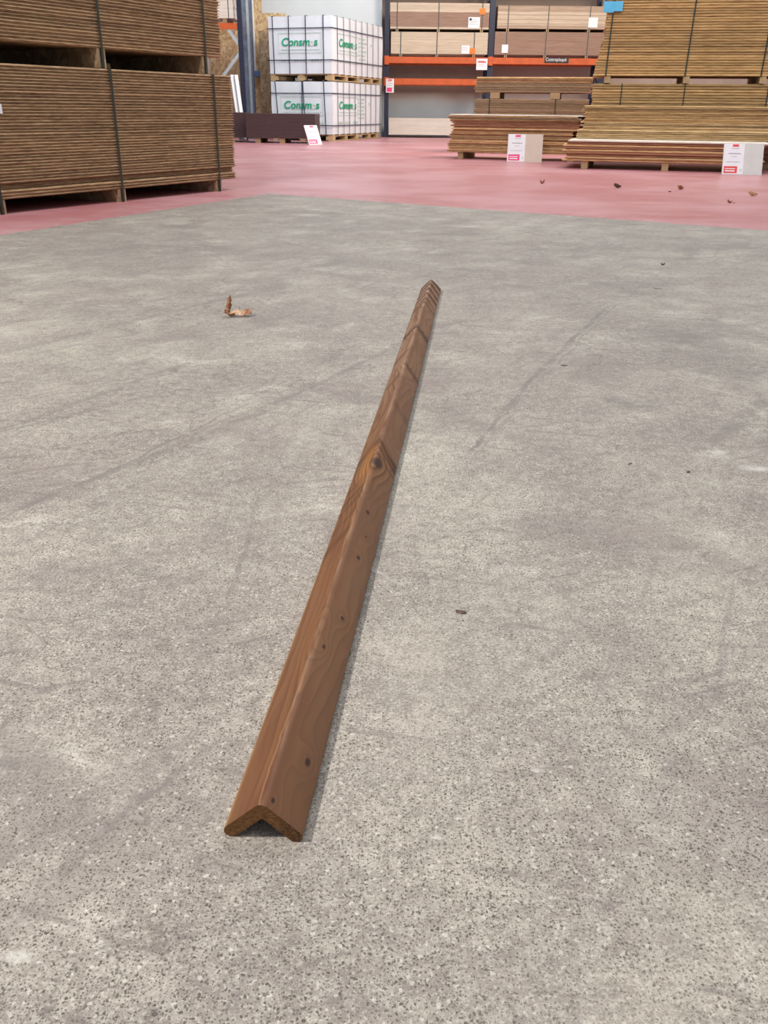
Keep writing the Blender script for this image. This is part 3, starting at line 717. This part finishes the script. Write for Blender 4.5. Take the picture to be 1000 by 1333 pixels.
# ------------------------------------------------------------ wooden corner trim
n = N('trim_wood', .42); n.b.inputs['Specular IOR Level'].default_value = .28; co = n.co(); X = n.xyz(co)
dx = n.math('ADD', X[0], n.math('MULTIPLY', n.math('SUBTRACT', n.noise(n.map(co, (0, 1, 0)), 1.7, 3), .5), .10))
rx_ = n.math('ADD', dx, n.math('MULTIPLY', n.math('SUBTRACT', n.noise(n.map(co, (9, 1, 9)), 2.0, 3), .5), .05))
rz_ = n.math('ADD', X[2], .05)
rr = n.math('SQRT', n.math('ADD', n.math('MULTIPLY', rx_, rx_), n.math('MULTIPLY', rz_, rz_)))
field = n.math('ADD', n.math('MULTIPLY', rr, 95), n.math('MULTIPLY', n.noise(n.map(co, (3, 1, 3)), 1.5, 3, .45), 8))
knots = None; bend = None
tb = Vector((-.127, .722)); td = Vector((.318, 3.141)).normalized()
def trim_local(u, v, z):
    for _ in range(12):
        q = Vector(ground(u, v, z))-tb; lx = q.dot(Vector((td.y, -td.x))); z = .6*z+.4*max(.006, .0503-.93*abs(lx))
    return lx, q.dot(td), z
for (u, v, z, r, amp, dark) in ((491, 603, .036, .06, 3.6, .015), (475, 634, .03, .03, 2, .0), (400, 993, .020, .016, 2.6, .0042), (355, 1043, .036, .009, 1.0, .0026), (466, 727, .026, .014, 1.4, .0042), (476, 700, .02, .010, 1, .003), (445, 806, .026, .014, 1.6, .0035), (421, 843, .03, .012, 1.2, .0032),
                               (420, 812, .037, .02, 1.6, 0), (414, 845, .038, .018, 1.5, 0), (478, 668, .034, .02, 1, .005), (548, 430, .03, .05, 3, 0), (530, 470, .028, .05, 3, 0), (540, 500, .02, .04, 2.0, 0), (560, 385, .03, .10, 5, 0)):
    k = trim_local(u, v, z); v_ = n.n('ShaderNodeVectorMath', operation='SUBTRACT'); n.put(v_.inputs[0], co); v_.inputs[1].default_value = k
    v2 = n.n('ShaderNodeVectorMath', operation='MULTIPLY'); n.put(v2.inputs[0], v_.outputs[0]); v2.inputs[1].default_value = (1, .55, 1)
    l_ = n.n('ShaderNodeVectorMath', operation='LENGTH'); n.put(l_.inputs[0], v2.outputs[0]); d_ = l_.outputs['Value']
    b_ = n.math('MULTIPLY', n.math('EXPONENT', n.math('MULTIPLY', n.math('MULTIPLY', d_, d_), -1/(r*r))), amp)
    field = n.math('ADD', field, b_)
    if dark:
        kk = n.rng(d_, dark*1.3, dark*.5); knots = kk if knots is None else n.math('MAXIMUM', knots, kk)
fr = n.math('FRACT', field); ring = n.math('POWER', fr, 2.2)
ring = n.math('MULTIPLY', ring, n.rng(fr, 1.0, .93))
amt = n.rng(n.noise(n.map(co, (3, 1, 3), loc=(0, 4, 0)), 3.2, 3), .3, .62, .5, 1)
fib = n.noise(n.map(co, (60, 1.5, 60)), 6, 4, .6)
c = n.mix(n.rng(n.noise(n.map(co, (5, 1, 5)), 2.6, 4, .6), .32, .68), (.165, .074, .031), (.245, .122, .055))
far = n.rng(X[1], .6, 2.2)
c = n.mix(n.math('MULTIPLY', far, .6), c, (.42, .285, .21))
c = n.mix(n.math('MULTIPLY', n.rng(X[0], .006, -.012), n.rng(X[1], 2.0, .5, 0, .6)), c, (.215, .085, .030))  # orange-brown left face, its colour darkened to offset the key light
c = n.mix(n.math('MULTIPLY', ring, amt), c, (.09, .034, .014))
c = n.mix(n.rng(fib, .3, .7, .0, .28), c, (.16, .075, .035))
pn = n.rng(n.noise(n.map(co, (9, 1.6, 9), loc=(2, 1, 3)), 2.2, 4, .6, .4), .48, .66, 0, .7)
c = n.mix(pn, c, (.15, .055, .024))
# wavy dark vein just right of the ridge, with a pale one beside it
wvn = n.math('ADD', n.math('MULTIPLY', n.math('SUBTRACT', n.noise(n.map(co, (0, 1, 0)), 4.5, 5, .6), .5), .030), .004)
off_ = n.math('SUBTRACT', X[0], wvn); brk2 = n.rng(n.noise(n.map(co, (0, 1, 0), loc=(0, 3, 0)), 2.5, 2), .38, .55)
c = n.mix(n.math('MULTIPLY', n.math('MULTIPLY', n.rng(n.math('ABSOLUTE', n.math('SUBTRACT', off_, .006)), .010, .002), brk2), .75), c, (.12, .042, .02))
c = n.mix(n.math('MULTIPLY', n.math('MULTIPLY', n.rng(n.math('ABSOLUTE', n.math('ADD', off_, .006)), .0018, .0004), brk2), .35), c, (.46, .27, .15))
# pale sapwood along the left lower edge and a highlight painted on the ridge
c = n.mix(n.math('MULTIPLY', n.rng(X[0], -.037, -.0445), n.rng(X[1], 2.0, 1.2, 0, .8)), c, (.50, .29, .12))
c = n.mix(n.math('MULTIPLY', n.rng(n.math('ABSOLUTE', n.math('ADD', X[0], n.math('MULTIPLY', n.math('SUBTRACT', n.noise(n.map(co, (0, 1, 0)), 5, 3), .5), .012))),   .0024, .0006), n.rng(n.noise(n.map(co, (0, 1, 0)), 7, 2), .4, .62, 0, .35)), c, (.50, .33, .22))
c = n.mix(n.rng(X[0], -.002, .010, 0, .45), c, (.36, .185, .10))  # right face lightened in colour to offset its shade
# dark chevrons where the rings cross the ridge
ax = n.math('ABSOLUTE', X[0]); yy = n.math('ADD', n.math('ADD', X[1], n.math('MULTIPLY', ax, 1.6)), n.math('MULTIPLY', n.noise(co, 22, 3), .05))
f2 = n.math('FRACT', n.math('MULTIPLY', yy, 9.5)); b2 = n.math('MULTIPLY', n.rng(f2, .35, .75), n.rng(f2, 1, .9))
c = n.mix(n.math('MULTIPLY', b2, n.rng(X[1], 2.72, 2.82, 0, .95)), c, (.095, .038, .015))
c = n.mix(n.math('MULTIPLY', n.rng(f2, .3, .05), n.rng(X[1], 2.72, 2.82, 0, .5)), c, (.52, .36, .25))
for (u, v, wd_, am, side) in ((545, 428, .045, .8, 0), (538, 462, .03, .6, -1), (532, 480, .03, .65, 1), (525, 490, .03, .45, -1), (512, 522, .03, .3, 1), (494, 573, .024, 1, 0), (493, 580, .010, .95, 0), (492, 588, .007, .8, 0), (480, 612, .012, .8, -1), (474, 628, .010, .85, -1), (470, 640, .006, .8, -1), (468, 660, .02, .4, -1), (462, 690, .03, .5, -1), (558, 400, .02, .6, 0)):
    k = trim_local(u, v, .04)
    dd = n.math('ABSOLUTE', n.math('SUBTRACT', yy, k[1]+1.6*abs(k[0])+.025))
    m_ = n.math('MULTIPLY', n.rng(dd, wd_, wd_*.3), am)
    if side: m_ = n.math('MULTIPLY', m_, n.rng(n.math('MULTIPLY', X[0], side), -.002, .006))
    c = n.mix(m_, c, (.085, .032, .013))
# big swirl: orange ring round the main knot
k = trim_local(489, 600, .036); v_ = n.n('ShaderNodeVectorMath', operation='SUBTRACT'); n.put(v_.inputs[0], co); v_.inputs[1].default_value = k
v2 = n.n('ShaderNodeVectorMath', operation='MULTIPLY'); n.put(v2.inputs[0], v_.outputs[0]); v2.inputs[1].default_value = (1, .35, 1)
l_ = n.n('ShaderNodeVectorMath', operation='LENGTH'); n.put(l_.inputs[0], v2.outputs[0]); d_ = n.math('ADD', l_.outputs['Value'], n.math('MULTIPLY', n.math('SUBTRACT', n.noise(co, 30, 2), .5), .015))
c = n.mix(n.math('MULTIPLY', n.math('MULTIPLY', n.rng(d_, .055, .02), n.rng(X[0], .012, -.02, .3, 1)), .8), c, (.44, .20, .055))
c = n.mix(n.math('MULTIPLY', n.math('MULTIPLY', n.rng(d_, .06, .02), ring), .95), c, (.09, .03, .012))
c = n.mix(1.0, c, (.86, .82, .78), 'MULTIPLY')
c = n.mix(knots, c, (.055, .022, .012))
# end grain
geo = n.n('ShaderNodeNewGeometry'); ob = n.n('ShaderNodeTexCoord').outputs['Normal']; ny = n.xyz(ob)[1]
endm = n.math('GREATER_THAN', n.math('ABSOLUTE', ny), .9)
ec = n.mix(n.rng(n.noise(n.map(co, (40, 1, 110)), 4, 4), .35, .65), (.10, .043, .014), (.19, .088, .03))
ec = n.mix(n.math('MULTIPLY', n.rng(X[0], .012, .03), n.rng(n.noise(co, 420, 3), .42, .62)), ec, (.04, .018, .01))
c = n.mix(endm, c, ec)
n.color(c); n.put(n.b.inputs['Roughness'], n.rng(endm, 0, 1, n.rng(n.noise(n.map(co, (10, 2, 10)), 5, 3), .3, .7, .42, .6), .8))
n.bump(n.math('ADD', ring, n.math('MULTIPLY', fib, .5)), .25, .0006); M['trim'] = n.m

def trim_section(w=.0535, t=.0135, ro=.008):
    """L section, apex up, legs at 45 degrees; returns outline in (x, z), z=0 at the leg tips"""
    s = math.sqrt(.5); pts = []
    # work in leg frame: legs along -a and -b from outer corner (0,0); a runs down-left, b down-right
    def A(a, b): return ((b-a)*s, -(a+b)*s)
    out = []
    rt_ = t/2
    # outer rounded apex
    for k in range(7):
        th = PI/2*k/6; out.append(A(ro-ro*math.sin(th)*1 if False else ro*(1-math.sin(th)), ro*(1-math.cos(th))))
    # leg b: along b direction, outer face a=0
    def tip(cxa, cxb, a0, n_=7):
        return [(cxa+rt_*math.cos(q), cxb+rt_*math.sin(q)) for q in [a0+PI*k/n_ for k in range(n_+1)]]
    # leg b from apex outwards: outer face a=0 to b=w, round tip, inner face a=t back to (t,t)
    for a, b in [(rt_-rt_*math.cos(q), w-rt_+rt_*math.sin(q)) for q in [PI*k/8 for k in range(9)]]: out.append(A(a, b))
    ri = .002
    out.append(A(t, t+ri)); out.append(A(t+ri*.3, t+ri*.3)); out.append(A(t+ri, t))
    for a, b in [(w-rt_+rt_*math.sin(q), rt_+rt_*math.cos(q)) for q in [PI*k/8 for k in range(9)]]: out.append(A(a, b))
    mz = min(p[1] for p in out); return [(p[0]*1.235, (p[1]-mz)*1.15) for p in out]
sec = trim_section(); LT = 3.20; ns = 60
bm = bmesh.new(); rings = []
for i in range(ns+1):
    y = LT*i/ns; bow = .002*math.sin(PI*y/LT)
    rings.append([bm.verts.new((x+bow, y, z)) for x, z in sec])
kk = len(sec)
for a, b in zip(rings, rings[1:]):
    for i in range(kk):
        f = bm.faces.new((a[i], a[(i+1) % kk], b[(i+1) % kk], b[i])); f.smooth = True
ea, eb = bm.faces.new(rings[0]), bm.faces.new(rings[-1][::-1])
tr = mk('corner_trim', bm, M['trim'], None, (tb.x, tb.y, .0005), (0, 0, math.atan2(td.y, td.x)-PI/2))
try: tr.data.set_sharp_from_angle(angle=.9)
except Exception: pass
tag(tr, 'long brown wooden corner trim lying on the grey concrete floor', 'wood trim')
SEC_H = max(z for _, z in sec)

# ------------------------------------------------------------ leaves and bits
n = N('dry_leaf', .55); co = n.co()
n.color(n.mix(n.rng(n.noise(co, 60, 4), .35, .65), (.20, .065, .025), (.40, .19, .09))); n.bump(n.noise(co, 160, 3), .5, .001); M['leaf'] = n.m
n = N('dry_leaf_pale', .5); co = n.co()
n.color(n.mix(n.rng(n.noise(co, 50, 4), .35, .65), (.42, .24, .13), (.66, .46, .32))); M['leaf_pale'] = n.m
n = N('dark_leaf', .6); co = n.co()
n.color(n.mix(n.rng(n.noise(co, 90, 4), .35, .65), (.06, .03, .02), (.15, .085, .06))); M['leaf_dark'] = n.m
def lobe(bm, fn, nu=14, nv=8, mi=0, th=.0006):
    g_ = [[bm.verts.new(fn(i/nu, j/nv*2-1)) for j in range(nv+1)] for i in range(nu+1)]
    fs = []
    for i in range(nu):
        for j in range(nv):
            f = bm.faces.new((g_[i][j], g_[i+1][j], g_[i+1][j+1], g_[i][j+1])); f.material_index = mi; f.smooth = True; fs.append(f)
    return fs
# large maple-like leaf with one lobe standing up
root = empty('dry_leaf', (*ground(307, 412), 0), .05, 'large curled brown dry leaf on the concrete left of the trim', 'leaf')
def solid(name, fns, m, par, th=.0008, lab=None):
    bm = bmesh.new()
    for fn in fns: lobe(bm, fn)
    bmesh.ops.remove_doubles(bm, verts=bm.verts, dist=.0001)
    o = mk(name, bm, m, par); md = o.modifiers.new('thick', 'SOLIDIFY'); md.thickness = th; md.offset = 1
    if lab: o['label'] = lab
    return o
def wid(t, a): return a*math.sin(PI*min(1, t*.92+.06))**.7*(1+.22*math.sin(t*19))
solid('blade', [lambda t, s: (-.030+.010*t+s*wid(t, .0105)*(1-.3*t)+.0015*math.sin(30*t), .01+.006*t+.006*s*s, .008+.060*t+.010*(abs(s)**1.5)*t),
                lambda t, s: (-.040+.040*t, -.010+s*wid(t, .016), .003+.012*abs(s)**1.5+.013*(1-t)**2+.002*math.sin(9*t))], M['leaf'], root)
solid('pale_fold', [lambda t, s: (-.026+.062*t, -.004+s*wid(t, .013), .004+.010*math.sin(PI*t)+.006*s*t+.008*(s+1)*.5)], M['leaf_pale'], root, lab='pale shiny underside of the leaf')
solid('curled_tip', [lambda t, s: (.026+.034*t, .002+s*wid(t, .020), .004+.008*math.sin(PI*t*.8)+.013*(s+1)*.5)], M['leaf'], root)
bm = bmesh.new(); tube(bm, [(.008, .004, .01), (.018, .008, .022), (.014, .012, .036)], .0009, 6); mk('stalk', bm, M['leaf_dark'], root)
# flat chip
def small_leaf(u, v, ln, wd, rz, m, label, name='dry_leaf', curl=.2, cat='leaf'):
    x, y = ground(u, v)
    bm = bmesh.new()
    lobe(bm, lambda t, s: ((t-.5)*ln, s*wd*.5*(math.sin(PI*min(1, max(0, t*.9+.07)))**.6)*(1+.15*math.sin(t*23+u)), .0012+ln*curl*(abs(s)**2*.5+(t-.5)**2*1.6)*(1+.5*math.sin(5*t+u))))
    zmin = min(q.co.z for q in bm.verts)
    for q in bm.verts: q.co.z -= zmin
    o = mk(name, bm, M[m], None, (x, y, .0003), (0, 0, rz)); md = o.modifiers.new('thick', 'SOLIDIFY'); md.thickness = .0008; md.offset = 1
    return tag(o, label, cat)
small_leaf(600, 797, .017, .009, -.45, 'leaf_dark', 'small dark brown bark chip on the concrete right of the trim', 'bark_chip', .12, 'bark chip')
small_leaf(706, 239, .055, .04, .4, 'leaf', 'tiny brown leaf on the red floor in front of the middle price board', curl=.7)
small_leaf(804, 244.5, .075, .05, 0, 'leaf_dark', 'dark crumpled leaf on the red floor in front of the right stack', curl=.7)
small_leaf(886, 246.5, .075, .05, .5, 'leaf', 'brown curled leaf on the red floor, nearest left of the right price board', curl=.6)
small_leaf(980, 255, .085, .05, -.3, 'leaf_pale', 'pale curled leaf on the red floor below the right price board', curl=.7)
small_leaf(950, 264, .045, .04, .2, 'leaf', 'small brown leaf nearest the concrete edge at the right', curl=.5)
small_leaf(956, 264.5, .018, .014, .2, 'leaf_dark', 'dark crumb just right of the small brown leaf near the concrete edge', 'leaf_crumb', .3, 'crumb')
small_leaf(872, 250, .03, .02, .2, 'leaf_dark', 'dark crumb on the red floor beside the brown curled leaf', 'leaf_crumb', .4, 'crumb')
small_leaf(863, 345, .020, .018, .2, 'leaf_dark', 'dark crumb on the grey concrete at the upper right', 'leaf_crumb', .5, 'crumb')
small_leaf(735, 476, .020, .008, -.2, 'leaf_dark', 'thin dark splinter on the concrete between trim and the scuffed patch', 'wood_splinter', .1, 'splinter')
small_leaf(857, 376, .035, .006, -.3, 'leaf_dark', 'long thin dark splinter on the concrete at the upper right', 'wood_splinter', .05, 'splinter')
small_leaf(603, 808, .0025, .002, 0, 'black', 'black speck just below the bark chip', 'grit_speck', .2, 'grit')
small_leaf(820, 604, .012, .006, .6, 'leaf_dark', 'dark flake on the concrete right of the trim, below the scuffed patch', 'bark_flake', .1, 'bark chip')
small_leaf(896, 615, .006, .005, 0, 'black', 'small black pebble on the concrete at the right', 'pebble', .5, 'pebble')
